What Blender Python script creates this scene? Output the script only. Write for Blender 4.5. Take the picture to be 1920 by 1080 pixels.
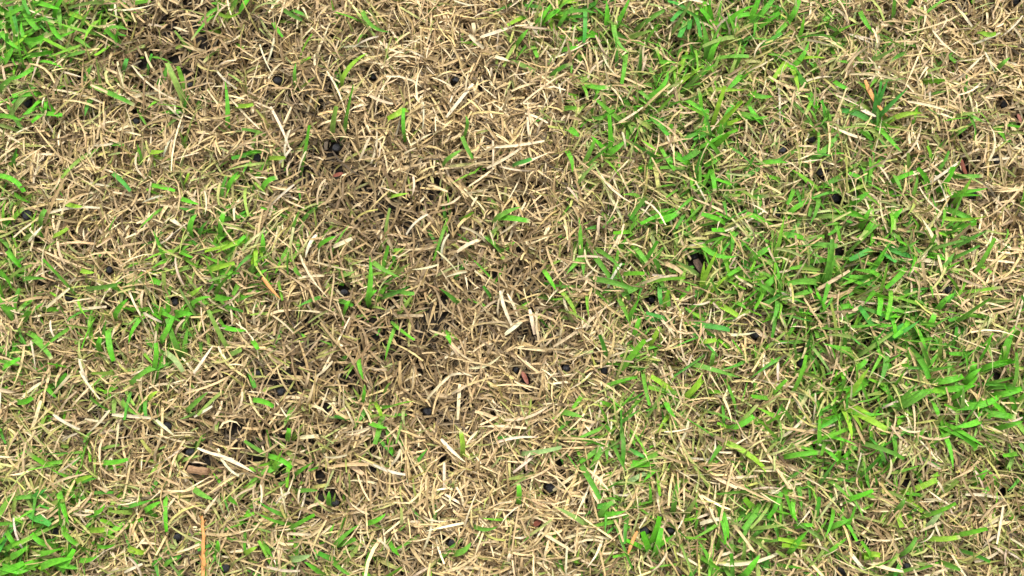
import bpy, math
import numpy as np
from mathutils import Vector

for o in list(bpy.data.objects):
    bpy.data.objects.remove(o)
scene = bpy.context.scene
COL = scene.collection
rng = np.random.default_rng(7)

# ------------------------------------------------------------------ camera
DIST, TILT, LENS = 0.53, math.radians(9), 32.0
CAM = np.array([0.0, -DIST * math.sin(TILT), DIST * math.cos(TILT)])
cd = bpy.data.cameras.new('camera')
cam = bpy.data.objects.new('camera', cd)
COL.objects.link(cam)
cam.location = CAM
cam.rotation_euler = (TILT, 0, 0)
cd.lens = LENS
cd.sensor_width = 36
cd.clip_start = 0.005
cd.clip_end = 200
scene.camera = cam

# ------------------------------------------------------------------ light (bright overcast)
SUN_EL, SUN_AZ = math.radians(58), math.radians(20)
w = bpy.data.worlds.new('World')
scene.world = w
w.use_nodes = True
nt = w.node_tree
bgn = nt.nodes['Background']
sky = nt.nodes.new('ShaderNodeTexSky')
sky.sky_type = 'NISHITA'
sky.sun_disc = False
sky.sun_elevation = SUN_EL
sky.sun_rotation = SUN_AZ
sky.dust_density = 4.0
sky.air_density = 1.0
hs = nt.nodes.new('ShaderNodeHueSaturation')      # cloud cover: the sky's blue is mostly greyed out
hs.inputs['Saturation'].default_value = 0.18
nt.links.new(sky.outputs[0], hs.inputs['Color'])
nt.links.new(hs.outputs[0], bgn.inputs['Color'])
bgn.inputs['Strength'].default_value = 0.11
sd = bpy.data.lights.new('sun', 'SUN')
sun = bpy.data.objects.new('sun', sd)
COL.objects.link(sun)
sd.energy = 1.5
sd.angle = math.radians(10)
sd.color = (1.0, 0.96, 0.88)
sdir = Vector((math.sin(SUN_AZ) * math.cos(SUN_EL), math.cos(SUN_AZ) * math.cos(SUN_EL), math.sin(SUN_EL)))
sun.rotation_euler = sdir.to_track_quat('Z', 'Y').to_euler()
sun.location = sdir * 3
vs = scene.view_settings
vs.view_transform = 'Standard'
vs.look = 'None'
vs.exposure = 1.43
vs.gamma = 1.0
vs.use_curve_mapping = False

# ------------------------------------------------------------------ pixel <-> place (photo is 1920 x 1080)
F = LENS / 36 * 1920
ct, st = math.cos(TILT), math.sin(TILT)
RIGHT = np.array([1.0, 0, 0]); UP = np.array([0, ct, st]); FWD = np.array([0, st, -ct])


def at(x, y, z=0.0):
    """the place at height z that the pixel looks at"""
    x = np.asarray(x, float); y = np.asarray(y, float); z = np.asarray(z, float)
    d = FWD + RIGHT * ((x - 960) / F)[..., None] + UP * ((540 - y) / F)[..., None]
    t = (z - CAM[2]) / d[..., 2]
    return CAM + d * t[..., None]


def to_px(p):
    d = p - CAM
    dep = d @ FWD
    return 960 + F * (d @ RIGHT) / dep, 540 - F * (d @ UP) / dep


MM = 0.001
PX = 0.60 / 1920                       # one photo pixel on the turf, in metres


# ------------------------------------------------------------------ noise and maps
def vnoise(x, y, cell, seed):
    r = np.random.default_rng(seed)
    g = r.random((64, 64))
    u = np.asarray(x) / cell + 1000.37; v = np.asarray(y) / cell + 1000.71
    i = np.floor(u).astype(int); j = np.floor(v).astype(int)
    fu = u - i; fv = v - j
    fu = fu * fu * (3 - 2 * fu); fv = fv * fv * (3 - 2 * fv)
    i0 = i % 64; i1 = (i + 1) % 64; j0 = j % 64; j1 = (j + 1) % 64
    return (g[j0, i0] * (1 - fu) + g[j0, i1] * fu) * (1 - fv) + (g[j1, i0] * (1 - fu) + g[j1, i1] * fu) * fv


# how green the turf is, one digit for each 80 x 72 pixel cell of the photograph
GREEN = """
985313222311552465741223
864211213110445688674322
443222122110135786454342
332211211211147793555433
322334421121135474343443
431157521123223688788532
423247433212144787777823
634556324211234478778534
444563221200124444668655
545452313100134334688675
453331323102344653577778
652231222313236655685665
543333322222246646665456
564443323222215666544444
874423354222224664454454
"""
G = np.array([[int(c) for c in r] for r in GREEN.split()], float) / 9


def grid_at(px, py):
    u = np.asarray(px) / 80 - 0.5; v = np.asarray(py) / 72 - 0.5
    # beyond the frame the lawn goes on with the same mix (mirrored map)
    u = np.abs(u); u = np.where(u > 23, 46 - u, u); u = np.abs(u) % 23.0
    v = np.abs(v); v = np.where(v > 14, 28 - v, v); v = np.abs(v) % 14.0
    i = np.clip(u.astype(int), 0, 22); j = np.clip(v.astype(int), 0, 13)
    fu = u - i; fv = v - j
    return (G[j, i] * (1 - fu) + G[j, i + 1] * fu) * (1 - fv) + (G[j + 1, i] * (1 - fu) + G[j + 1, i + 1] * fu) * fv


# darker dead brown turf with thinner cover (x, y, radius x, radius y, amount)
BROWN = [(330, 95, 170, 100, 1.0), (200, 130, 120, 60, .5), (640, 300, 160, 110, .55), (760, 430, 170, 120, .75),
         (860, 500, 150, 90, .8), (720, 640, 190, 140, 1.0), (960, 470, 120, 100, .6), (480, 830, 220, 80, .8), (1000, 580, 110, 80, .55),
         (340, 790, 120, 60, .5), (600, 900, 130, 60, .8), (40, 430, 60, 60, .4), (740, 760, 80, 60, .7),
         (1570, 470, 90, 60, .5), (1500, 600, 120, 60, .35), (1700, 910, 110, 60, .35), (1850, 900, 90, 60, .4),
         (900, 170, 80, 50, .25), (1780, 60, 70, 40, .3), (60, 190, 80, 50, .4)]
PALE = [(880, 60, 150, 100, .9), (720, 200, 120, 70, .4), (960, 230, 120, 90, .6), (1860, 480, 100, 90, .9), (1780, 130, 140, 90, .5),
        (1000, 880, 260, 150, .8), (300, 900, 160, 80, .5), (180, 700, 150, 80, .4), (1450, 250, 60, 50, .6),
        (1400, 690, 120, 60, .6), (1060, 760, 130, 60, .4), (1500, 1050, 100, 40, .4)]
# openings where the dark soil shows (x, y, radius)
GAPS = [(1573, 473, 15), (48, 400, 14), (973, 468, 11), (350, 845, 12), (1612, 798, 10), (600, 890, 13), (625, 925, 10),
        (700, 880, 10), (845, 880, 11), (830, 560, 10), (925, 515, 10), (1215, 562, 9), (640, 540, 12), (575, 860, 10),
        (270, 120, 14), (330, 110, 12), (380, 90, 9), (150, 145, 12), (250, 210, 9), (1880, 920, 11), (1700, 905, 10), (1600, 1008, 9),
        (1835, 295, 9), (1800, 255, 9), (830, 862, 11), (655, 1000, 11), (740, 560, 9), (700, 600, 10), (655, 700, 10), (760, 720, 9),
        (690, 590, 9), (440, 800, 10), (480, 860, 9), (530, 880, 10), (410, 960, 8), (900, 165, 9), (850, 155, 8), (1530, 690, 9),
        (1400, 800, 8), (1290, 910, 8), (70, 450, 9), (80, 530, 10), (400, 690, 8), (560, 700, 9), (1660, 170, 8), (1470, 165, 9),
        (1870, 705, 10), (1880, 730, 9), (610, 760, 9), (1005, 795, 7), (1050, 870, 9)]


def blobs(lst, px, py):
    v = np.zeros(np.shape(px))
    for x, y, rx, ry, a in lst:
        v = np.maximum(v, a * np.exp(-((px - x) / rx) ** 2 - ((py - y) / ry) ** 2))
    return v


def ground_h(x, y):
    h = (vnoise(x, y, .11, 1) - .5) * 9 * MM + (vnoise(x, y, .035, 2) - .5) * 5 * MM + (vnoise(x, y, .009, 3) - .5) * 2 * MM
    return h - 1.0 * MM


# ------------------------------------------------------------------ materials
def mat(name):
    m = bpy.data.materials.new(name)
    m.use_nodes = True
    t = m.node_tree
    return m, t, t.nodes['Principled BSDF']


def N(t, kind, **kw):
    n = t.nodes.new(kind)
    for k, v in kw.items():
        n.inputs[k].default_value = v
    return n


def blade_material(name, rough, trans, spec):
    """leaf colour from the blade's own colour attribute, with blotches, fine veins along the blade and some light let through"""
    m, t, b = mat(name)
    a = t.nodes.new('ShaderNodeVertexColor'); a.layer_name = 'leaf'
    tc = t.nodes.new('ShaderNodeTexCoord')
    no = N(t, 'ShaderNodeTexNoise', Scale=420.0, Detail=3.0)
    t.links.new(tc.outputs['Object'], no.inputs['Vector'])
    mr = N(t, 'ShaderNodeMapRange'); mr.inputs[1].default_value = .3; mr.inputs[2].default_value = .7
    mr.inputs[3].default_value = .74; mr.inputs[4].default_value = 1.2
    t.links.new(no.outputs[0], mr.inputs[0])
    mx = t.nodes.new('ShaderNodeMix'); mx.data_type = 'RGBA'; mx.blend_type = 'MULTIPLY'; mx.inputs[0].default_value = 1
    t.links.new(a.outputs[0], mx.inputs[6]); t.links.new(mr.outputs[0], mx.inputs[7])
    t.links.new(mx.outputs[2], b.inputs['Base Color'])
    b.inputs['Roughness'].default_value = rough
    b.inputs['Specular IOR Level'].default_value = spec
    uv = t.nodes.new('ShaderNodeUVMap'); uv.uv_map = 'across'
    wv = N(t, 'ShaderNodeTexWave', Scale=1.3, Distortion=0.6)
    wv.bands_direction = 'X'
    t.links.new(uv.outputs[0], wv.inputs['Vector'])
    bp = N(t, 'ShaderNodeBump', Strength=0.35, Distance=0.0004)
    t.links.new(wv.outputs[0], bp.inputs['Height'])
    t.links.new(bp.outputs[0], b.inputs['Normal'])
    tr = t.nodes.new('ShaderNodeBsdfTranslucent')
    t.links.new(mx.outputs[2], tr.inputs['Color'])
    ms = N(t, 'ShaderNodeMixShader'); ms.inputs[0].default_value = trans
    t.links.new(b.outputs[0], ms.inputs[1]); t.links.new(tr.outputs[0], ms.inputs[2])
    t.links.new(ms.outputs[0], t.nodes['Material Output'].inputs['Surface'])
    return m


M_STRAW = blade_material('dry_straw', .52, .12, .35)
M_GREEN = blade_material('green_leaf', .5, .28, .25)


def plain_material(name, c1, c2, scale, rough, bump, spec=.3):
    m, t, b = mat(name)
    tc = t.nodes.new('ShaderNodeTexCoord')
    no = N(t, 'ShaderNodeTexNoise', Scale=scale, Detail=6.0, Roughness=.65)
    t.links.new(tc.outputs['Object'], no.inputs['Vector'])
    cr = t.nodes.new('ShaderNodeValToRGB')
    cr.color_ramp.elements[0].position = .3; cr.color_ramp.elements[1].position = .72
    cr.color_ramp.elements[0].color = (*c1, 1); cr.color_ramp.elements[1].color = (*c2, 1)
    t.links.new(no.outputs[0], cr.inputs[0]); t.links.new(cr.outputs[0], b.inputs['Base Color'])
    b.inputs['Roughness'].default_value = rough
    b.inputs['Specular IOR Level'].default_value = spec
    bp = N(t, 'ShaderNodeBump', Strength=bump, Distance=0.0008)
    t.links.new(no.outputs[0], bp.inputs['Height']); t.links.new(bp.outputs[0], b.inputs['Normal'])
    return m


M_SOIL = plain_material('damp_dark_soil', (.008, .007, .006), (.030, .024, .018), 260, .9, .9, .15)
M_PELLET = plain_material('black_pellet', (.010, .010, .012), (.032, .033, .038), 700, .38, .7, .5)
M_SHINY = plain_material('shiny_black_pellet', (.005, .005, .006), (.010, .010, .012), 500, .16, .2, .6)
M_CHIP = plain_material('brown_wood', (.13, .07, .035), (.30, .18, .09), 500, .7, .9)
M_BARK = plain_material('dark_bark', (.035, .022, .015), (.11, .07, .045), 600, .75, .9)
M_ORANGE = plain_material('orange_brown_stalk', (.42, .17, .05), (.62, .32, .11), 400, .6, .6)
M_RED = plain_material('red_brown_leaf', (.11, .030, .018), (.23, .075, .042), 500, .55, .6)


# ------------------------------------------------------------------ blade ribbons
def integrate(root, az, el0, el1, daz, length, segs):
    """centre line of each blade: (n, segs+1, 3)"""
    n = len(az)
    P = np.zeros((n, segs + 1, 3)); P[:, 0] = root
    for k in range(segs):
        s = (k + .5) / segs
        e = el0 + (el1 - el0) * s ** 1.3; a = az + daz * s
        P[:, k + 1] = P[:, k] + (length / segs)[:, None] * np.stack([np.cos(e) * np.cos(a), np.cos(e) * np.sin(a), np.sin(e)], 1)
    return P


def ribbons(P, width, roll, twist, blunt, fold):
    """three points across, folded along the midrib: vertices (n, segs+1, 3, 3)"""
    n, m, _ = P.shape
    T = np.gradient(P, axis=1)
    T /= np.linalg.norm(T, axis=2, keepdims=True) + 1e-12
    side = np.stack([-T[..., 1], T[..., 0], np.zeros((n, m))], 2)
    ln = np.linalg.norm(side, axis=2, keepdims=True)
    # upright pieces have no level side of their own: take the one of the whole blade
    whole = P[:, -1] - P[:, 0]
    ws = np.stack([-whole[:, 1], whole[:, 0], np.zeros(n)], 1) + 1e-9
    ws /= np.linalg.norm(ws, axis=1, keepdims=True)
    side = np.where(ln > .15, side / (ln + 1e-12), ws[:, None])
    nor = np.cross(T, side)
    s = np.linspace(0, 1, m)[None]
    ang = roll[:, None] + twist[:, None] * s
    S = side * np.cos(ang)[..., None] + nor * np.sin(ang)[..., None]
    Nn = np.cross(T, S)
    prof_b = np.interp(s, [0, .15, .6, 1], [.7, 1, 1, .75])
    prof_p = np.interp(s, [0, .2, .55, .85, 1], [.7, 1, .92, .5, .06])
    prof = np.where(blunt[:, None], prof_b, prof_p)
    hw = (width[:, None] * .5 * prof)[..., None]
    V = np.empty((n, m, 3, 3))
    V[:, :, 0] = P - S * hw + Nn * hw * fold[:, None, None]
    V[:, :, 1] = P
    V[:, :, 2] = P + S * hw + Nn * hw * fold[:, None, None]
    return V


def ribbon_mesh(name, V, colors, material, flat=False):
    """V (n, m, 3, 3), colors (n, m, 3); flat ribbons leave the midrib out"""
    if flat:
        V = V[:, :, ::2]
    n, m, a = V.shape[:3]
    me = bpy.data.meshes.new(name)
    nv = n * m * a
    base = (np.arange(n) * m * a)[:, None, None, None]
    k = np.arange(m - 1)[None, :, None, None] * a
    c = np.arange(a - 1)[None, None, :, None]
    q = np.array([0, 1, a + 1, a])[None, None, None, :]
    faces = (base + k + c + q).reshape(-1)
    nf = len(faces) // 4
    me.vertices.add(nv); me.loops.add(nf * 4); me.polygons.add(nf)
    me.vertices.foreach_set('co', V.reshape(-1).astype(np.float32))
    me.loops.foreach_set('vertex_index', faces.astype(np.int32))
    me.polygons.foreach_set('loop_start', (np.arange(nf) * 4).astype(np.int32))
    me.polygons.foreach_set('use_smooth', np.ones(nf, bool))
    me.update(calc_edges=True)
    at_ = me.color_attributes.new('leaf', 'FLOAT_COLOR', 'POINT')
    cc = np.ones((n, m, a, 4), np.float32); cc[..., :3] = colors[:, :, None]
    at_.data.foreach_set('color', cc.reshape(-1))
    uvl = me.uv_layers.new(name='across')
    uu = np.zeros((n, m, a, 2), np.float32)
    uu[..., 0] = np.linspace(0, 1, a)[None, None]; uu[..., 1] = np.linspace(0, 1, m)[None, :, None]
    uvl.data.foreach_set('uv', uu.reshape(-1, 2)[faces].reshape(-1))
    me.materials.append(material)
    return me


def link(name, me, parent=None, **props):
    o = bpy.data.objects.new(name, me)
    COL.objects.link(o)
    if parent is not None:
        o.parent = parent
    for k, v in props.items():
        if v:
            o[k] = v
    return o


def srgb(*c):
    c = np.array(c, float) / 255
    return np.where(c <= .04045, c / 12.92, ((c + .055) / 1.055) ** 2.4)


# leaf colours: albedo, not what the bright exposure makes of them
STRAW = np.array([[.50, .365, .185], [.56, .43, .235], [.43, .305, .145], [.62, .51, .31], [.40, .285, .145], [.52, .40, .18]])
DEAD = np.array([[.30, .205, .095], [.25, .170, .078], [.36, .255, .122], [.20, .138, .068], [.34, .255, .138]])
OLD_SHADED = np.array([[.16, .106, .047], [.12, .080, .038], [.20, .140, .066], [.085, .060, .031], [.25, .174, .080]])      # last year's rotted thatch, darkened further to paint shade between blades
OLIVE = np.array([[.31, .34, .075], [.24, .30, .06], [.38, .39, .12], [.27, .34, .10], [.35, .33, .09]])
LEAF = np.array([[.085, .33, .010], [.115, .38, .012], [.060, .26, .010], [.16, .41, .018], [.060, .29, .018], [.10, .29, .018]])
TONES = {'v': (.085, .38, .008), 'm': (.105, .32, .024), 'y': (.22, .42, .020), 'b': (.055, .30, .035), 'd': (.075, .22, .018), 'p': (.26, .39, .14)}

# ------------------------------------------------------------------ the ground: one sheet of soil, fine under the camera
def axis(half, step, far):
    a = np.arange(0, half, step)
    b = half * (far / half) ** np.linspace(0, 1, 26)
    p = np.concatenate([a, b])
    return np.concatenate([-p[:0:-1], p])


gx, gy = axis(.72, .005, 40.0), axis(.56, .005, 40.0)
X, Y = np.meshgrid(gx, gy)
Z = ground_h(X, Y)
nx, ny = len(gx), len(gy)
idx = np.arange(nx * ny).reshape(ny, nx)
fc = np.stack([idx[:-1, :-1], idx[:-1, 1:], idx[1:, 1:], idx[1:, :-1]], -1).reshape(-1, 4)
me = bpy.data.meshes.new('soil_ground')
me.from_pydata(np.stack([X, Y, Z], -1).reshape(-1, 3).tolist(), [], fc.tolist())
me.polygons.foreach_set('use_smooth', np.ones(len(fc), bool))
me.materials.append(M_SOIL)
link('soil_ground', me, kind='structure', label='dark damp soil showing through gaps in the turf')

# ------------------------------------------------------------------ small things in the turf (positions; built further down)
PELLETS = [(521, 152, 17), (52, 194, 15), (255, 227, 12), (50, 403, 18), (205, 505, 14), (130, 558, 15), (328, 567, 14), (703, 143, 13),
           (1467, 282, 14), (1522, 262, 13), (1538, 323, 14), (1882, 195, 14), (1903, 5, 14), (968, 693, 13), (1062, 691, 14), (1133, 695, 13),
           (1222, 562, 12), (1302, 481, 11), (1458, 401, 10), (1567, 372, 14), (1823, 365, 14), (1777, 544, 13), (1415, 627, 14), (1502, 682, 15),
           (313, 799, 16), (527, 734, 15), (105, 997, 13), (333, 1007, 12), (423, 1065, 13), (628, 942, 15), (357, 848, 14), (802, 772, 15),
           (1032, 915, 17), (847, 1018, 13), (1208, 995, 14), (1257, 995, 12), (482, 297, 14), (630, 278, 15), (357, 160, 10), (1577, 1072, 16),
           (645, 548, 12), (1868, 300, 16), (484, 700, 11), (1700, 1062, 11), (855, 150, 11)]
LITTER_CLEAR = [(360, 880, 9), (372, 882, 9), (385, 884, 9), (1305, 486, 9), (1311, 497, 9), (1319, 509, 8), (1804, 305, 6), (1808, 315, 6), (1811, 325, 6),
                (1008, 980, 7), (634, 327, 7), (983, 706, 7), (988, 716, 6), (1911, 221, 6)]


def visible_clear(P):
    """True for blades that would cover a pellet, a chip or an opening"""
    px, py = to_px(P.reshape(-1, 3))
    px = px.reshape(P.shape[:2]); py = py.reshape(P.shape[:2])
    # sample between the joints as well
    px = np.concatenate([px, (px[:, 1:] + px[:, :-1]) / 2], 1); py = np.concatenate([py, (py[:, 1:] + py[:, :-1]) / 2], 1)
    bad = np.zeros(len(P), bool)
    for x, y, d in [(a, b, c * .5 + .4) for a, b, c in PELLETS] + LITTER_CLEAR + [(a, b, c * .55) for a, b, c in GAPS]:
        near = np.abs(px[:, 0] - x) < 160
        ix = np.nonzero(near)[0]
        bad[ix] |= (((px[ix] - x) ** 2 + (py[ix] - y) ** 2) < d * d).any(1)
    return bad


def scatter(n, hx, hy):
    return rng.uniform(-hx, hx, n), rng.uniform(-hy, hy, n)


HX, HY = .42, .285                       # thick turf reaches this far, thinner turf goes on beyond


def vary(c, n, amt):
    v = 1 + rng.normal(0, amt, (n, 1))
    h = 1 + rng.normal(0, amt * .35, (n, 3)) * np.array([.35, .3, 1.2])
    return np.clip(c * v * h, .004, .85)


NS = {'thatch': 3, 'bunch': 4, 'top': 4}


def straw_layer(n, hx, hy, kind):
    x, y = scatter(n, hx, hy)
    # dry blades come in bunches that spread from a crown
    if kind != 'thatch':
        nc = n // 11
        cx, cy = scatter(nc, hx, hy)
        k = rng.integers(0, nc, n)
        x = cx[k] + rng.normal(0, 3.2 * MM, n); y = cy[k] + rng.normal(0, 3.2 * MM, n)
    px, py = to_px(np.stack([x, y, np.zeros(n)], 1))
    br = np.clip(blobs(BROWN, px, py), 0, 1); pa = np.clip(blobs(PALE, px, py), 0, 1); g = grid_at(px, py)
    clump = vnoise(x, y, .020, 11)
    keep = rng.random(n) < np.clip((.62 + .75 * clump) * (1 - .46 * br) * (1 - .45 * g * g) + .35 * pa, .12, 1) * ((1 - .6 * br) * (.55 + .6 * vnoise(x, y, .012, 14)) if kind == 'thatch' else 1)
    x, y, px, py, br, pa, g = (q[keep] for q in (x, y, px, py, br, pa, g)); n = len(x)
    gz = ground_h(x, y)
    flow = (vnoise(x, y, .055, 12) * 2 + vnoise(x, y, .02, 13)) * 2 * math.pi
    az = np.where(rng.random(n) < .45, flow + rng.normal(0, .7, n), rng.uniform(0, 2 * math.pi, n))
    if kind == 'thatch':
        L = np.clip(rng.gamma(5, 3.0, n), 5, 36) * MM
        z = gz + rng.uniform(.5, 8.5, n) * MM * (1 - .45 * br)
        e0 = rng.normal(.06, .16, n); e1 = rng.normal(-.08, .22, n)
        root = np.stack([x - np.cos(az) * L / 2, y - np.sin(az) * L / 2, z], 1)
    elif kind == 'bunch':
        L = np.clip(rng.gamma(6, 2.55, n), 6, 32) * MM * (1 - .2 * br)
        root = np.stack([x, y, gz + rng.uniform(-.5, 2, n) * MM], 1)
        dx = x - cx[k][keep]; dy = y - cy[k][keep]
        az = np.where(rng.random(n) < .7, np.arctan2(dy, dx) + rng.normal(0, .55, n), az)
        e0 = rng.normal(.95, .30, n); e1 = rng.normal(-.15, .45, n) + .25 * br
        e0 = np.clip(e0, .2, 1.45)
    else:                               # loose clippings on top
        L = np.clip(rng.gamma(6, 3.0, n), 7, 40) * MM
        root = np.stack([x - np.cos(az) * L / 2, y - np.sin(az) * L / 2, gz + rng.uniform(8, 13.5, n) * MM * (1 - .3 * br)], 1)
        e0 = rng.normal(.08, .14, n); e1 = rng.normal(-.14, .18, n)
    P = integrate(root, az, e0, e1, rng.normal(0, .6, n), L, NS[kind])
    ok = ~visible_clear(P)
    ok &= ~((P[:, :, 2].min(1) < ground_h(P[:, -1, 0], P[:, -1, 1]) - 2 * MM))
    P = P[ok]; br = br[ok]; pa = pa[ok]; g = g[ok]; n = len(P)
    W = np.clip(rng.normal(1.12, .26, n), .5, 1.9) * MM * (1 + .12 * br)
    W = np.where(rng.random(n) < .03, W * 1.55, W)
    V = ribbons(P, W, rng.normal(0, .45, n), rng.normal(0, .9, n), rng.random(n) < .4, rng.uniform(.05, .55, n))
    isbr = rng.random(n) < (np.clip(.82 + .3 * br, 0, 1) if kind == 'thatch' else np.clip(.09 + .80 * br - .25 * pa, .03, .95))
    c = np.where(isbr[:, None], (OLD_SHADED if kind == 'thatch' else DEAD)[rng.integers(0, 5, n)], STRAW[rng.integers(0, len(STRAW), n)])
    c = c * (1.0 + .22 * pa)[:, None]
    c = vary(c, n, .13)
    ol = rng.random(n) < np.clip(g * .95 - .08, 0, .68) * (.9 if kind != 'top' else .4)      # half-dry olive blades among the green
    oc = vary(OLIVE[rng.integers(0, len(OLIVE), n)], n, .14)
    tipc = np.where(ol[:, None], oc, c * rng.uniform(.9, 1.15, (n, 1)))
    basec = np.where(ol[:, None], oc * .45 + c * .55, c)
    s = np.linspace(0, 1, NS[kind] + 1)[None, :, None]
    CC = basec[:, None] * (1 - s) + tipc[:, None] * s
    return V, np.clip(CC, .003, .85)


def build_stuff(name, parts, material, flat=False, **props):
    V = np.concatenate([p[0] for p in parts]); Cc = np.concatenate([p[1] for p in parts])
    return link(name, ribbon_mesh(name, V, Cc, material, flat), kind='stuff', **props)


build_stuff('dry_thatch', [straw_layer(76000, HX, HY, 'thatch')], M_STRAW, True, label='matted layer of dead straw coloured thatch over the soil', category='dead grass')
build_stuff('dry_grass', [straw_layer(116000, HX, HY, 'bunch')], M_STRAW, label='short dry straw coloured grass standing in bunches', category='dry grass')
build_stuff('grass_clippings', [straw_layer(9500, HX, HY, 'top')], M_STRAW, label='loose pale dry clippings scattered over the turf', category='clippings')

# ------------------------------------------------------------------ small green blades, too many to count
def green_layer(ntuft, hx, hy, per, strength):
    tx, ty = scatter(ntuft, hx, hy)
    px, py = to_px(np.stack([tx, ty, np.zeros(ntuft)], 1))
    g = grid_at(px, py) * (.55 + .9 * vnoise(tx, ty, .016, 21))
    keep = rng.random(ntuft) < np.clip(g * g * strength + .03 * g, 0, 1)
    tx, ty, g = tx[keep], ty[keep], g[keep]
    k = np.repeat(np.arange(len(tx)), rng.integers(max(1, per - 2), per + 2, len(tx)))
    n = len(k)
    x = tx[k] + rng.normal(0, 2.6 * MM, n); y = ty[k] + rng.normal(0, 2.6 * MM, n)
    gz = ground_h(x, y)
    lean = rng.uniform(0, 2 * math.pi, len(tx))[k]
    diag = np.where(rng.random(n) < .5, .75, .75 + math.pi)            # many blades here lie along one slanting direction
    az = np.where(rng.random(n) < .45, lean + rng.normal(0, .8, n), np.where(rng.random(n) < .5, diag + rng.normal(0, .6, n), rng.uniform(0, 2 * math.pi, n)))
    L = np.clip(rng.gamma(7, 2.7, n), 8, 36) * MM
    e0 = np.clip(rng.normal(1.02, .25, n), .3, 1.5); e1 = rng.normal(-.05, .38, n)
    P = integrate(np.stack([x, y, gz], 1), az, e0, e1, rng.normal(0, .3, n), L, 5)
    ok = ~visible_clear(P)
    P = P[ok]; n = len(P); gg = g[k][ok]
    W = np.clip(rng.normal(2.15, .55, n), 1.0, 3.8) * MM
    V = ribbons(P, W, rng.normal(0, .35, n), rng.normal(0, .5, n), rng.random(n) < .45, rng.uniform(.08, .6, n))
    c = vary(LEAF[rng.integers(0, len(LEAF), n)], n, .13)
    o = vary(OLIVE[rng.integers(0, len(OLIVE), n)], n, .13)
    pale = rng.random(n) < (.42 - .3 * np.clip(gg, 0, 1))
    tip = np.where(pale[:, None], .45 * c + .55 * o, c)
    dry = rng.random(n) < .14
    s = np.linspace(0, 1, 6)[None, :, None]
    base = .55 * tip + .45 * np.array([.27, .33, .11])
    CC = base[:, None] * (1 - s) + tip[:, None] * s
    CC[dry, -1] = np.array([.45, .38, .18])
    return V, CC


build_stuff('green_grass', [green_layer(9000, HX, HY, 4, 1.5)], M_GREEN, label='short living green grass growing through the dry turf', category='grass')

# turf goes on, thinner, beyond the frame
def outer(n, green):
    x = rng.uniform(-1.3, 1.3, n * 2); y = rng.uniform(-1.0, 1.0, n * 2)
    k = ((np.abs(x) > HX) | (np.abs(y) > HY))
    x = x[k][:n]; y = y[k][:n]; n = len(x)
    if green:
        kk = vnoise(x, y, .10, 31) * .6 + vnoise(x, y, .03, 32) * .4 > .52
        x = x[kk]; y = y[kk]; n = len(x)
    L = np.clip(rng.gamma(7, 4.2, n), 14, 50) * MM
    P = integrate(np.stack([x, y, ground_h(x, y) + (0 if green else 1) * rng.uniform(0, 7, n) * MM], 1), rng.uniform(0, 6.28, n), rng.normal(.75 if green else .45, .3, n), rng.normal(-.1, .3, n), rng.normal(0, .35, n), L, 3)
    V = ribbons(P, np.clip(rng.normal(2.6, .5, n), 1.2, 4) * MM, rng.normal(0, .4, n), rng.normal(0, .6, n), rng.random(n) < .5, rng.uniform(.05, .5, n))
    pal = LEAF if green else np.concatenate([STRAW, STRAW, DEAD, OLIVE])
    c = vary(pal[rng.integers(0, len(pal), n)], n, .13)
    return V, np.repeat(c[:, None], 4, 1)


build_stuff('surrounding_dry_grass', [outer(52000, False)], M_STRAW, True, label='dry grass of the lawn surrounding the patch', category='dry grass')
build_stuff('surrounding_green_grass', [outer(22000, True)], M_GREEN, True, label='green grass of the lawn surrounding the patch', category='grass')

# ------------------------------------------------------------------ blades one can pick out singly
LANDMARKS = [((371, 882), 'the brown wood chip'), ((1312, 497), 'the curled dark bark piece'), ((380, 1020), 'the long orange brown stalk'),
             ((508, 540), 'the short orange needle'), ((1643, 183), 'the orange straw'), ((1573, 473), 'the dark opening'),
             ((1808, 314), 'the thin red brown sliver'), ((1008, 980), 'the tiny red flake'), ((968, 693), 'the shiny black pellet'), ((1185, 1020), 'the slanting orange needle'),
             ((425, 192), 'the lone upright blade'), ((693, 520), 'the bright forked tuft'), ((1095, 48), 'the bluish upright blade'),
             ((962, 402), 'the V shaped pair'), ((1892, 640), 'the broad parallel edged blade'), ((1800, 405), 'the long level blade'),
             ((1498, 1013), 'the broadest blade of the turf'), ((85, 213), 'the green rosette'), ((1708, 780), 'the long wavy pale straw'), ((292, 158), 'the long thin curved stem')]
OWN = {(427, 233): 'lone upright bright green blade beside the brown bare patch', (690, 557): 'bright green forked tuft standing alone on the dead patch',
       (1097, 17): 'bluish green upright blade over pale straw and green turf', (1880, 673): 'broad bright green blade with parallel edges and square end',
       (1753, 405): 'long level yellow green blade lying across dry turf', (1480, 1033): 'broadest bright green blade standing out of mixed turf',
       (85, 213): 'small green rosette of four spreading blades', (1703, 725): 'long wavy pale straw hanging over green turf',
       (247, 122): 'long thin curved pale stem arching across the brown patch'}


def where(x, y):
    for (lx, ly), nm in LANDMARKS:
        if (lx - x) ** 2 + (ly - y) ** 2 < 62 ** 2:
            return 'close to ' + nm
    g = float(grid_at(x, y)); b = float(blobs(BROWN, np.array([x]), np.array([y]))[0])
    if g > .62:
        return 'in the thick green swath'
    if g > .36:
        return 'where green and dry mix'
    if b > .45:
        return 'on the bare brown dead patch'
    return 'on the pale straw coloured turf'


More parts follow.
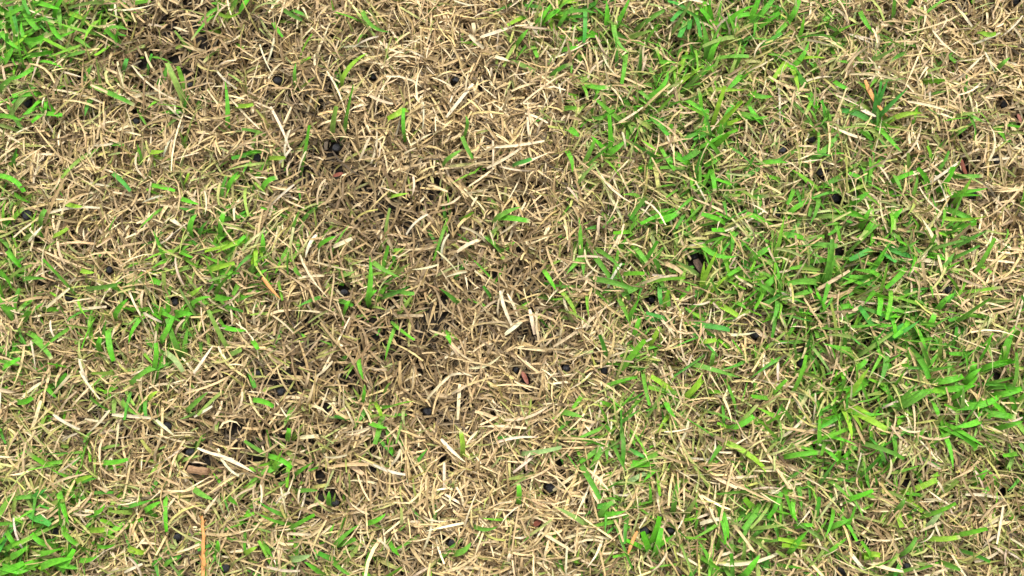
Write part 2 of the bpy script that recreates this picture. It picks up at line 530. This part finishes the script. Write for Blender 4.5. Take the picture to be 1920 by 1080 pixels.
def hero_path(x1, y1, x2, y2, bow, z1, z2, root, segs):
    """blade traced from its lower end to its tip; where it is rooted it comes up out of the soil first"""
    t = np.linspace(0, 1, segs + 1)
    dx, dy = x2 - x1, y2 - y1
    x = x1 + dx * t - dy * bow * 4 * t * (1 - t); y = y1 + dy * t + dx * bow * 4 * t * (1 - t)
    z = z1 + (z2 - z1) * t + 2.2 * MM * np.sin(math.pi * t)
    P = at(x, y, z)
    if root:
        a = P[0]; d = P[0] - P[1]; d[2] = 0; d /= np.linalg.norm(d) + 1e-9
        r = a + d * 4 * MM; r[2] = ground_h(r[0], r[1]) - .5 * MM
        m = a + d * 2.6 * MM; m[2] = r[2] * .4 + a[2] * .6
        P = np.concatenate([[r, m], P])
    return P


def hero_mesh(name, P, wpx, tone, material, blunt, straw=False, dry=False):
    loc = P[0].copy()
    m = len(P)
    V = ribbons((P - loc)[None], np.array([wpx * PX]), np.array([rng.normal(0, .22)]), np.array([rng.normal(0, .35)]), np.array([blunt]), np.array([rng.uniform(.15, .5)]))
    c = np.clip(np.array(tone) * (1 + rng.normal(0, .07)) * (1 + rng.normal(0, .04, 3)), .004, .85)
    s = np.linspace(0, 1, m)[:, None]
    base = c if straw else c * .7 + .3 * np.array([.27, .33, .11])
    cc = base * (1 - s) + c * s
    if dry:
        cc[-1] = (.46, .40, .20)                     # mown tip dried out
    return ribbon_mesh(name, V, cc[None], material), loc


# x1, y1 (lower end), x2, y2 (tip), width, tone: in pixels of the photograph
BLADES = """
427 233 422 152 9 v|452 20 468 -3 12 v|407 23 452 21 7 y|443 199 475 196 8 y|170 160 253 197 9 m|197 55 240 56 8 m|73 5 112 17 10 v|110 15 114 62 9 m
20 12 33 68 10 b|0 217 40 226 9 v|-4 330 45 360 10 v|212 325 245 358 8 b|282 347 328 358 8 v|283 285 308 282 9 y|266 300 257 270 8 v|347 343 355 323 8 y
427 353 447 322 10 v|493 353 520 333 10 v|507 296 535 295 8 y|513 43 530 70 8 v|527 13 567 37 8 d|553 152 555 117 7 m|85 213 60 230 8 v|85 213 117 216 9 v
85 213 87 188 8 v|85 213 73 199 7 m|113 107 160 97 9 d|233 130 238 110 8 b|2 60 44 95 9 v|50 105 98 96 9 v|40 45 88 30 9 m|130 45 150 20 9 v|8 120 30 80 10 v
680 22 730 60 9 m|643 147 688 100 10 y|757 247 757 203 7 v|757 207 727 222 10 y|875 240 873 217 7 m|837 300 867 280 8 m|867 257 887 297 8 m
1007 43 1033 7 12 v|1020 40 1050 17 11 v|973 77 990 55 9 v|1057 93 1085 87 9 v|1097 17 1095 80 8 b|1150 47 1180 100 11 m|1220 180 1253 133 11 v
1240 117 1267 117 9 v|1097 157 1140 163 9 v|1130 220 1107 217 8 m|1130 220 1153 207 9 v|1143 287 1173 263 11 v|1063 283 1073 323 9 v|970 307 997 298 8 b|1070 243 1087 257 12 v
1480 37 1498 0 11 v|1613 23 1640 63 9 v|1483 127 1517 77 11 v|1333 107 1353 70 11 v|1333 167 1397 168 8 y|1407 177 1450 180 12 v|1515 173 1533 203 12 v
1563 153 1590 167 9 v|1510 307 1583 233 12 m|1650 243 1692 287 9 v|1673 223 1730 212 10 y|1423 308 1477 305 10 v|1350 250 1373 197 11 v|1380 216 1440 218 8 v
1313 277 1360 250 10 v|1793 331 1843 330 8 m|1843 62 1867 62 9 y|1333 320 1340 358 9 v|1677 330 1692 360 9 m|1813 213 1847 230 8 m|1876 123 1893 108 8 m
27 363 57 380 9 v|125 382 157 387 9 y|413 433 420 397 10 v|357 433 370 400 11 v|340 373 373 383 9 v|493 467 492 437 9 v|430 473 460 443 9 v|393 507 440 493 9 y
408 510 450 512 10 v|480 520 502 505 9 v|357 553 380 535 10 y|360 570 397 557 9 v|405 557 437 558 12 v|303 637 325 593 10 v|333 590 363 590 12 v|203 623 213 677 10 v
290 690 293 643 10 v|310 660 343 697 9 p|247 717 283 687 9 m|217 590 240 560 10 v|152 507 177 511 9 y|280 525 303 532 11 v|163 541 220 533 8 d|63 637 97 673 8 m
43 523 87 523 8 m|7 577 32 578 8 v|417 612 462 620 9 v|474 640 484 655 8 v|553 503 567 520 9 m|600 460 630 443 9 v|77 417 85 393 9 m|100 443 127 428 9 y|185 650 187 633 9 v
690 557 693 480 11 v|690 557 707 543 8 v|700 493 750 520 10 m|648 580 655 563 9 v|933 408 977 388 10 m|943 408 993 415 10 v|1022 512 1043 545 9 v|1055 550 1083 600 8 y
1117 523 1187 542 10 m|1187 633 1200 597 9 v|1220 643 1237 613 9 y|1233 417 1273 397 12 v|1193 467 1213 493 9 m|673 680 682 713 8 v|1183 655 1200 668 14 v|1237 540 1240 570 8 b
737 368 767 362 8 y|837 627 845 647 8 v|753 547 777 550 8 m
1753 405 1850 405 8 y|1880 673 1903 610 14 v|1670 417 1693 390 12 v|1313 457 1383 480 11 v|1410 487 1447 463 10 v|1520 490 1570 486 8 v|1760 577 1790 550 10 v
1740 617 1753 587 10 v|1377 568 1400 580 10 v|1300 683 1387 708 10 m|1427 550 1460 517 12 v|1463 440 1507 447 11 v|1677 477 1723 450 9 m|1810 717 1840 690 11 v|1637 607 1677 610 9 v
1335 678 1338 657 9 m|1313 640 1343 637 9 y|1510 520 1527 563 9 v|1617 420 1633 390 10 v|1600 690 1625 672 10 v|1640 500 1660 470 10 v|1565 585 1600 575 10 v
507 855 547 877 9 v|195 868 240 862 9 v|477 750 513 762 9 v|353 768 390 735 9 m|280 748 297 733 10 y|310 940 312 997 7 v|273 957 303 940 10 v|365 918 400 937 10 m
430 933 447 950 12 v|177 963 197 943 9 v|113 927 130 987 12 v|120 997 147 1022 9 v|167 993 200 992 11 y|183 1023 217 1020 9 v|243 1028 270 1035 11 y|547 1047 583 1040 13 p
560 920 597 920 8 m|617 940 617 920 10 v|600 1073 570 1053 9 v|407 1033 408 1013 9 v|143 903 175 892 9 y|33 753 60 745 10 v|90 727 107 747 9 v|13 997 33 1027 10 v
73 1040 113 1030 12 v|77 1063 137 1047 13 v|540 820 541 803 9 v|30 1075 62 1050 12 v|5 1062 40 1072 12 v|460 1037 483 1025 9 y
868 847 863 808 9 y|973 937 972 907 9 v|697 795 727 802 9 v|682 745 683 720 8 v|693 980 723 963 9 v|893 988 933 987 8 m|857 1037 883 1017 11 m|987 850 1053 838 8 p
1057 773 1093 782 10 m|1177 843 1217 862 9 b|1125 965 1153 940 9 m|1127 963 1173 958 9 v|1263 953 1273 900 9 m|1247 750 1267 783 10 v|1230 1033 1240 990 10 v
1173 907 1210 887 9 p|733 1020 750 1043 9 v|707 760 715 780 8 y
1480 1033 1517 993 16 v|1353 827 1437 883 10 y|1480 855 1540 848 9 v|1370 803 1413 780 10 v|1487 940 1497 980 9 v|1493 987 1523 985 8 v|1560 987 1597 972 10 v
1700 747 1747 733 13 v|1600 773 1660 775 9 v|1680 957 1697 933 10 d|1747 1010 1800 1007 9 y|1740 987 1773 947 9 p|1693 1037 1717 1007 9 m|1536 833 1537 777 8 v
1833 900 1853 880 11 v|1563 907 1590 933 9 m|1773 1057 1807 1073 10 m|1397 1077 1427 1037 11 v|1750 757 1760 780 9 v|60 130 20 150 9 v|10 30 52 8 11 v|30 70 90 62 10 v|95 40 120 75 9 v|60 85 40 40 10 v|12 95 55 60 9 y|100 75 140 58 9 v|130 25 165 40 9 y|45 20 70 55 11 v|2 165 30 140 10 m|75 115 118 128 8 v|140 70 172 92 8 m
20 1045 55 1022 12 v|60 1060 25 1078 13 v|100 1052 150 1066 11 v|90 1020 60 1000 10 v|10 1030 40 1012 10 v|115 1070 140 1030 11 v|0 1072 45 1056 13 v|150 1050 185 1040 9 v|5 690 38 672 9 v|0 510 22 540 11 v|15 470 40 500 10 v
1790 742 1835 700 13 v|1770 730 1830 722 12 v|1810 760 1870 745 12 v|1850 775 1905 782 11 v|1870 740 1915 728 11 v|1820 700 1828 680 11 v|1760 715 1805 705 12 v|1880 800 1918 790 10 v|1835 790 1790 800 11 v
1300 150 1340 120 11 v|1390 140 1360 170 11 v|1430 230 1405 200 11 v|1290 190 1330 215 10 v|1350 290 1320 310 10 v|1600 380 1630 360 11 v|1580 400 1620 412 11 v|1620 440 1640 410 11 v|1650 520 1615 505 10 v|1700 500 1660 540 10 v|1480 400 1520 375 10 v|1440 420 1400 400 10 v
1625 1040 1650 1041 10 y|1625 1052 1625 1040 9 y
"""
blade_rows = []
for ln in BLADES.strip().split('\n'):
    for it in ln.split('|'):
        f = it.split()
        blade_rows.append(([float(v) for v in f[:5]], f[5]))

KIND = {'v': 'bright green', 'm': 'mid green', 'y': 'yellow green', 'b': 'bluish green', 'd': 'dull dark green', 'p': 'pale greyish green'}
groups = {}
for (x1, y1, x2, y2, wp), tn in blade_rows:
    groups.setdefault((x1, y1), []).append((x1, y1, x2, y2, wp, tn))


def direction(x1, y1, x2, y2):
    return ''


def size_word(l, wp):
    return 'long ' if l > 66 else ('broad ' if wp >= 11 else ('slender ' if wp <= 8 else ''))


def near_pellet(x, y):
    return any((x - a) ** 2 + (y - b) ** 2 < 34 ** 2 for a, b, _ in PELLETS)


for key, rows in groups.items():
    parent = None
    for (x1, y1, x2, y2, wp, tn) in rows:
        l = math.hypot(x2 - x1, y2 - y1)
        z1 = rng.uniform(11, 13.5) * MM; z2 = z1 + rng.uniform(1, 5) * MM
        blunt = rng.random() < .45; dry = rng.random() < .28; bow = rng.normal(0, .06)
        P = hero_path(x1, y1, x2, y2, bow, z1, z2, True, 6)
        me, loc = hero_mesh('blade', P, wp * 1.0, TONES[tn], M_GREEN, blunt, False, dry)
        if parent is None:
            mx_, my_ = (x1 + x2) / 2, (y1 + y2) / 2
            if len(rows) == 1:
                lab = size_word(l, wp) + KIND[tn] + (' dry tipped' if dry else ' blunt tipped' if blunt else ' pointed') + (' arched' if abs(bow) > .07 else '') + ' grass shoot ' + ('by a black pellet ' + where(mx_, my_).replace(' coloured turf', '') if near_pellet(mx_, my_) else where(mx_, my_))
            else:
                lab = 'small ' + KIND[tn] + ' grass shoot forking into several blades ' + where(mx_, my_)
            lab = OWN.get(key, lab)
            parent = link('grass_shoot', None, label=lab, category='grass shoot', group=lab)
            parent.empty_display_size = .01
            parent.location = loc
            ploc = loc
        link('leaf', me, parent).location = loc - ploc
    # one or two lesser leaves from the same root
    for b in range(int(rng.integers(1, 3))):
        a = np.array([math.atan2(-(y2 - y1), x2 - x1) + rng.choice([-1, 1]) * rng.uniform(.4, 1.6)])
        P = integrate(np.zeros((1, 3)), a, np.array([rng.uniform(1.0, 1.4)]), np.array([rng.normal(0, .3)]), np.array([rng.normal(0, .4)]), np.array([rng.uniform(13, 20) * MM]), 5)
        V = ribbons(P, np.array([rng.uniform(1.5, 2.2) * MM]), np.array([rng.normal(0, .3)]), np.array([rng.normal(0, .5)]), np.array([False]), np.array([rng.uniform(.1, .5)]))
        c = vary(OLIVE[[rng.integers(0, 5)]] * .6 + np.array([TONES[tn]]) * .4, 1, .08)[0]
        link('side_leaf', ribbon_mesh('side_leaf', V, np.repeat(c[None, None], 6, 1), M_GREEN), parent)

# more green tufts, each a plant with its own blades, where the turf is green
tries = 0; made = 0; spots = []
while made < 60 and tries < 4000:
    tries += 1
    x = rng.uniform(20, 1900); y = rng.uniform(20, 1060)
    if float(grid_at(x, y)) < .42 or rng.random() > float(grid_at(x, y)) ** 2.2 * 1.1 or any((x - a) ** 2 + (y - b) ** 2 < 55 ** 2 for a, b in spots):
        continue
    if any((x - a) ** 2 + (y - b) ** 2 < 40 ** 2 for a, b, _ in PELLETS + GAPS):
        continue
    spots.append((x, y)); made += 1
    nb = int(rng.integers(3, 6))
    tone = str(rng.choice(list('vvvmyb')))
    lab = KIND[tone] + ' grass tuft of ' + {3: 'three', 4: 'four', 5: 'five'}[nb] + ' leaning blades ' + where(x, y)
    r0 = at(x, y, 0.0); r0[2] = ground_h(r0[0], r0[1])
    parent = link('grass_tuft', None, label=lab, category='grass tuft', group=lab)
    parent.empty_display_size = .01
    parent.location = r0
    a0 = rng.uniform(0, 6.28)
    for b in range(nb):
        L = np.array([rng.uniform(20, 34) * MM])
        a = np.array([a0 + rng.normal(0, 1.0)])
        rt = np.array([[rng.normal(0, 1.2) * MM, rng.normal(0, 1.2) * MM, -.5 * MM]])
        P = integrate(rt, a, np.array([rng.uniform(.95, 1.4)]), np.array([rng.normal(-.1, .25)]), np.array([rng.normal(0, .3)]), L, 6)
        V = ribbons(P, np.array([rng.uniform(2.5, 3.7) * MM]), np.array([rng.normal(0, .3)]), np.array([rng.normal(0, .4)]), np.array([rng.random() < .5]), np.array([rng.uniform(.1, .5)]))
        c = vary(np.array([TONES[tone]]), 1, .10)[0]
        s = np.linspace(0, 1, 7)[:, None]
        cc = (c * .7 + .3 * np.array([.27, .33, .11])) * (1 - s) + c * s
        link('leaf', ribbon_mesh('leaf', V, cc[None], M_GREEN), parent)

# long pale straws: x1 y1 x2 y2 width bow(%)
STRAWS = """
247 122 337 190 4 8|203 18 290 7 5 6|53 18 107 35 4 5|113 133 160 147 5 0|100 168 193 193 5 -4|-3 240 37 267 5 3|487 83 513 143 4 4|507 200 547 290 6 -3|527 247 547 200 7 0|427 273 477 273 6 4
837 220 887 157 8 0|900 70 967 48 8 0|913 315 977 277 6 3|970 313 1033 285 8 0|880 65 907 90 9 3|887 43 890 63 9 0|927 107 957 115 11 0|1100 157 1140 110 5 -16|690 177 737 195 7 5|1160 230 1207 200 5 2
1460 160 1460 253 5 -3|1813 167 1827 257 5 -6|1653 117 1630 160 5 0|1603 197 1647 220 9 3|1743 343 1800 303 6 0|1800 20 1823 50 6 0|1690 297 1727 227 5 12|1793 153 1847 100 6 0|1857 300 1917 293 5 0|1507 155 1570 145 5 -8
53 453 80 423 6 0|90 400 187 390 6 -6|87 577 130 540 6 0|363 700 400 647 6 0|593 440 573 483 7 8|143 580 200 575 6 0|300 420 330 400 8 5|320 410 343 425 9 4
857 473 897 450 8 -5|1143 363 1170 417 6 0|1137 483 1170 420 5 4|1223 515 1280 522 6 0|947 627 978 603 8 0|993 580 1003 627 8 0|938 545 960 610 7 4|1037 650 1130 580 6 3|625 463 660 447 9 0|880 690 940 665 6 12
1507 437 1503 473 6 8|1533 543 1593 507 7 0|1337 622 1417 623 7 7|1447 647 1493 640 6 0|1727 487 1760 493 8 0|1417 617 1440 633 8 8|1467 547 1497 563 7 14|1417 390 1423 423 6 0
383 963 410 927 6 0|400 850 477 887 8 -3|293 787 327 817 7 0|210 777 283 783 7 0|563 820 597 817 8 0|540 1000 583 1002 6 0|-2 728 30 735 10 3|233 1073 267 1057 6 0|100 777 150 805 6 4|370 840 440 860 6 4
862 720 858 787 7 0|827 823 873 867 7 3|947 787 1030 760 6 10|1073 830 1117 787 6 5|1113 820 1153 863 9 0|833 867 833 917 6 0|1013 997 1080 1037 6 0|1057 1010 1107 993 6 0|1037 920 1083 887 7 0|960 1033 953 1053 7 6|700 870 760 890 6 5|930 830 1010 820 6 -6
1703 725 1713 830 6 -6|1660 900 1668 855 6 14|1347 1057 1463 1035 7 8|1440 920 1467 923 10 0|1480 873 1497 883 10 0|1463 820 1510 780 6 6|1593 1035 1627 1077 7 0|1353 897 1420 892 6 0|1313 982 1370 972 8 -4|1590 940 1627 963 6 0|1810 927 1880 935 6 -4|1827 1053 1877 1030 7 6
"""
PALES = np.array([[.58, .48, .30], [.60, .50, .31], [.54, .42, .245], [.62, .54, .37]])
straw_specs = []
for ln in STRAWS.strip().split('\n'):
    for it in ln.split('|'):
        straw_specs.append(tuple(float(v) for v in it.split()))
# the rest of the straws that lie uppermost and show largest
while len(straw_specs) < 290:
    x = rng.uniform(0, 1920); y = rng.uniform(0, 1080)
    if any((x - a) ** 2 + (y - b) ** 2 < 45 ** 2 for a, b, _ in PELLETS + GAPS + LITTER_CLEAR):
        continue
    g = float(grid_at(x, y)); b = float(blobs(BROWN, np.array([x]), np.array([y]))[0])
    if rng.random() > 1 - .5 * b - .35 * g:
        continue
    a = rng.uniform(0, math.pi); l = rng.uniform(30, 66)
    straw_specs.append((x - l / 2 * math.cos(a), y - l / 2 * math.sin(a), x + l / 2 * math.cos(a), y + l / 2 * math.sin(a), rng.uniform(4, 6.2), rng.normal(0, 6)))
for i, (x1, y1, x2, y2, wp, bow) in enumerate(straw_specs):
    z1, z2 = rng.uniform(10, 13, 2) * MM
    P = hero_path(x1, y1, x2, y2, bow / 100, z1, z2, False, 6)
    me, loc = hero_mesh('straw', P, wp * (.86 if i < 95 else .8), PALES[rng.integers(0, 4)] * (.92 if i < 95 else .78), M_STRAW, rng.random() < .6, True)
    l = math.hypot(x2 - x1, y2 - y1)
    sz = ('long ' if l > 75 else 'short ' if l < 42 else '') + ('thin ' if wp <= 5.2 else 'flat ' if wp >= 7.5 else '') + ('curved ' if abs(bow) >= 5.5 else 'straight ' if abs(bow) < 1.5 else '')
    lab = OWN.get((x1, y1), sz + 'pale dry straw lying loose ' + where((x1 + x2) / 2, (y1 + y2) / 2))
    o = link('straw', me, label=lab, category='straw', group=lab)
    o.location = loc

# ------------------------------------------------------------------ black pellets
def pellet_mesh(seed):
    import bmesh
    bm = bmesh.new()
    bmesh.ops.create_icosphere(bm, subdivisions=3, radius=1.0)
    for v in bm.verts:
        c = v.co
        k = 1 + .10 * math.sin(3.1 * c.x + seed) * math.sin(2.7 * c.y + 1.7 * seed) + .07 * math.sin(5.3 * c.z + 2.1 * seed + 3 * c.x)
        v.co = c * k
        v.co.z *= .88
    me = bpy.data.meshes.new('black_pellet')
    bm.to_mesh(me); bm.free()
    me.polygons.foreach_set('use_smooth', np.ones(len(me.polygons), bool))
    return me


pmesh = []
for k in range(5):
    pm = pellet_mesh(k * 1.9); pm.materials.append(M_PELLET); pmesh.append(pm)
shiny = pellet_mesh(.4); shiny.materials.append(M_SHINY)
for i, (x, y, d) in enumerate(PELLETS):
    r = d * PX * .52
    p = at(x, y, 5.0 * MM); gz = ground_h(p[0], p[1])
    p = at(x, y, gz + max(r * .8, 3.4 * MM))
    glossy = (x, y) == (968, 693)
    lab = 'shiny round black pellet with a bright glint between dry blades' if glossy else \
        ('large ' if d >= 16 else 'tiny ' if d <= 11 else '') + 'round dull black pellet sunk ' + where(x, y)
    o = link('black_pellet', shiny if glossy else pmesh[i % 5], label=lab, category='pellet', group='black pellets in the turf' if glossy else lab)
    o.location = p
    o.scale = (r * rng.uniform(.94, 1.12), r * rng.uniform(.94, 1.08), r)
    o.rotation_euler = (0, 0, rng.uniform(0, 6.28))


# ------------------------------------------------------------------ litter: wood chip, bark, orange stalks, red flakes
def solid_strip(name, pts, widths, thick, material, curl=0.0, jag=0.0, nsec=8, loc=None):
    """a closed strip with thickness along pts; its section is a curled, rounded slab"""
    pts = np.array(pts, float)
    loc = pts[0].copy() if loc is None else loc
    pts = pts - loc
    n = len(pts)
    T = np.gradient(pts, axis=0); T /= np.linalg.norm(T, axis=1, keepdims=True)
    S = np.stack([-T[:, 1], T[:, 0], np.zeros(n)], 1); S /= np.linalg.norm(S, axis=1, keepdims=True)
    U = np.cross(T, S); U *= np.sign(U[:, 2:3] + 1e-9)
    verts = []
    sec = np.linspace(-1, 1, nsec // 2)
    for i in range(n):
        wj = widths[i] * (1 + rng.normal(0, jag)); tj = thick * (1 + rng.normal(0, jag))
        for s in sec:
            verts.append(pts[i] + S[i] * s * wj / 2 + U[i] * (curl * wj * s * s + tj / 2 * math.sqrt(max(.12, 1 - s * s * .9))))
        for s in sec[::-1]:
            verts.append(pts[i] + S[i] * s * wj / 2 + U[i] * (curl * wj * s * s - tj / 2 * math.sqrt(max(.12, 1 - s * s * .9))))
    m = 2 * len(sec)
    faces = [(i * m + k, i * m + (k + 1) % m, (i + 1) * m + (k + 1) % m, (i + 1) * m + k) for i in range(n - 1) for k in range(m)]
    faces += [tuple(range(m))[::-1], tuple((n - 1) * m + k for k in range(m))]
    me = bpy.data.meshes.new(name)
    me.from_pydata([tuple(v) for v in verts], [], faces)
    me.materials.append(material)
    return me, loc


def line(x1, y1, x2, y2, z1, z2, n, bow=0.0, wig=0.0):
    t = np.linspace(0, 1, n)
    x = x1 + (x2 - x1) * t - (y2 - y1) * bow * 4 * t * (1 - t) + rng.normal(0, wig, n)
    y = y1 + (y2 - y1) * t + (x2 - x1) * bow * 4 * t * (1 - t) + rng.normal(0, wig, n)
    return at(x, y, z1 + (z2 - z1) * t)


def litter(name, label, cat, pts, widths, thick, material, curl=0, jag=0.06, group=None, nsec=8):
    me, loc = solid_strip(name, pts, widths, thick, material, curl, jag, nsec)
    o = link(name, me, label=label, category=cat, group=group)
    o.location = loc
    return o, loc


o, l = litter('wood_chip', 'blocky brown wood chip lying in grey brown thatch', 'wood chip', line(353, 879, 391, 884, 9 * MM, 10 * MM, 7, .02), [13 * PX] * 7, 3.2 * MM, M_CHIP, 0, .07)
o, l = litter('bark_piece', 'curled dark brown bark piece beside a tiny black pellet', 'bark', line(1304, 487, 1322, 514, 8 * MM, 10 * MM, 7, .06), np.array([9, 12, 13, 13, 12, 10, 6]) * PX, .9 * MM, M_BARK, .22, .07)
# orange brown stalk with side bristles
root = link('stalk', None, label='long upright orange brown bristly stalk among pale straw', category='stalk')
root.empty_display_size = .01
pts = line(381, 1084, 379, 967, 12 * MM, 18 * MM, 12, .012, .5)
root.location = pts[0]
me, _ = solid_strip('stem', pts, np.array([5, 6, 7, 6.5, 5.5, 5, 6, 6.5, 6, 5.5, 5, 2.5]) * PX, 1.3 * MM, M_ORANGE, 0, .12, 8, pts[0].copy())
link('stem', me, root)
for (bx, by, ex, ey) in [(379, 985, 386, 975), (379, 1000, 387, 991), (379, 1015, 386, 1004), (380, 1040, 387, 1030), (380, 1052, 373, 1040), (381, 1066, 388, 1056), (379, 976, 374, 966)]:
    b = line(bx, by, ex, ey, 14 * MM, 17 * MM, 4)
    me, _ = solid_strip('bristle', b, np.array([3, 2.6, 2.2, 1]) * PX, .5 * MM, M_ORANGE, 0, .05, 8, pts[0].copy())
    link('bristle', me, root)
litter('orange_needle', 'short tapering orange needle pointing onto the brown dead patch', 'needle', line(492, 520, 525, 560, 15 * MM, 12 * MM, 7, .02), np.array([4, 6, 6, 5.5, 4.5, 3, 1.5]) * PX, .8 * MM, M_ORANGE)
litter('orange_needle', 'slanting orange needle among pale straw and green blades', 'needle', line(1195, 996, 1177, 1041, 15 * MM, 12 * MM, 7, .03), np.array([3, 5, 6, 6, 5.5, 4, 2]) * PX, .8 * MM, M_ORANGE)
litter('orange_straw', 'bent orange straw lying over green and dry turf', 'straw', line(1622, 150, 1664, 218, 16 * MM, 13 * MM, 9, .06), np.array([5, 8, 9, 8, 7, 7, 6, 4, 2]) * PX, .7 * MM, M_ORANGE)
litter('red_sliver', 'thin red brown sliver standing in mixed turf', 'sliver', line(1802, 299, 1813, 330, 12 * MM, 9 * MM, 6, .03), np.array([5, 8, 8, 7, 6, 3]) * PX, .8 * MM, M_RED)
litter('red_flake', 'tiny red flake caught in pale dry straw', 'flake', line(1001, 985, 1015, 975, 9 * MM, 11 * MM, 5), np.array([4, 9, 10, 8, 3]) * PX, .8 * MM, M_RED, .15)
litter('red_flake', 'small dull red flake on the brown dead turf', 'flake', line(625, 330, 643, 325, 8 * MM, 10 * MM, 5), np.array([3, 6, 7, 6, 3]) * PX, .8 * MM, M_RED, .15)
litter('leaf_fragment', 'red brown leaf fragment near the shiny black pellet', 'leaf fragment', line(979, 697, 990, 720, 8 * MM, 9 * MM, 6), np.array([4, 7, 8, 8, 6, 3]) * PX, .7 * MM, M_RED, .2)
litter('red_flake', 'dark red flake at a gap in thin grey straw', 'flake', line(1908, 214, 1914, 229, 8 * MM, 9 * MM, 5), np.array([3, 6, 7, 5, 3]) * PX, .7 * MM, M_RED, .15)

# soil crumbs in the openings
n = 5200
cx, cy = scatter(n, .38, .26)
ico = np.array([[1, 0, 0], [-1, 0, 0], [0, 1, 0], [0, -1, 0], [0, 0, 1], [0, 0, -1]], float)
tri = np.array([[0, 2, 4], [2, 1, 4], [1, 3, 4], [3, 0, 4], [2, 0, 5], [1, 2, 5], [3, 1, 5], [0, 3, 5]])
R = np.clip(rng.gamma(2.2, .55, n), .4, 3.2) * MM
V = ico[None] * rng.uniform(.6, 1.25, (n, 6, 1)) * R[:, None, None] + np.stack([cx, cy, ground_h(cx, cy) + R * .3], 1)[:, None]
me = bpy.data.meshes.new('soil_crumbs')
me.from_pydata(V.reshape(-1, 3).tolist(), [], (tri[None] + (np.arange(n) * 6)[:, None, None]).reshape(-1, 3).tolist())
me.materials.append(M_SOIL)
link('soil_crumbs', me, kind='stuff', label='dark crumbs of soil between the grass crowns', category='soil')
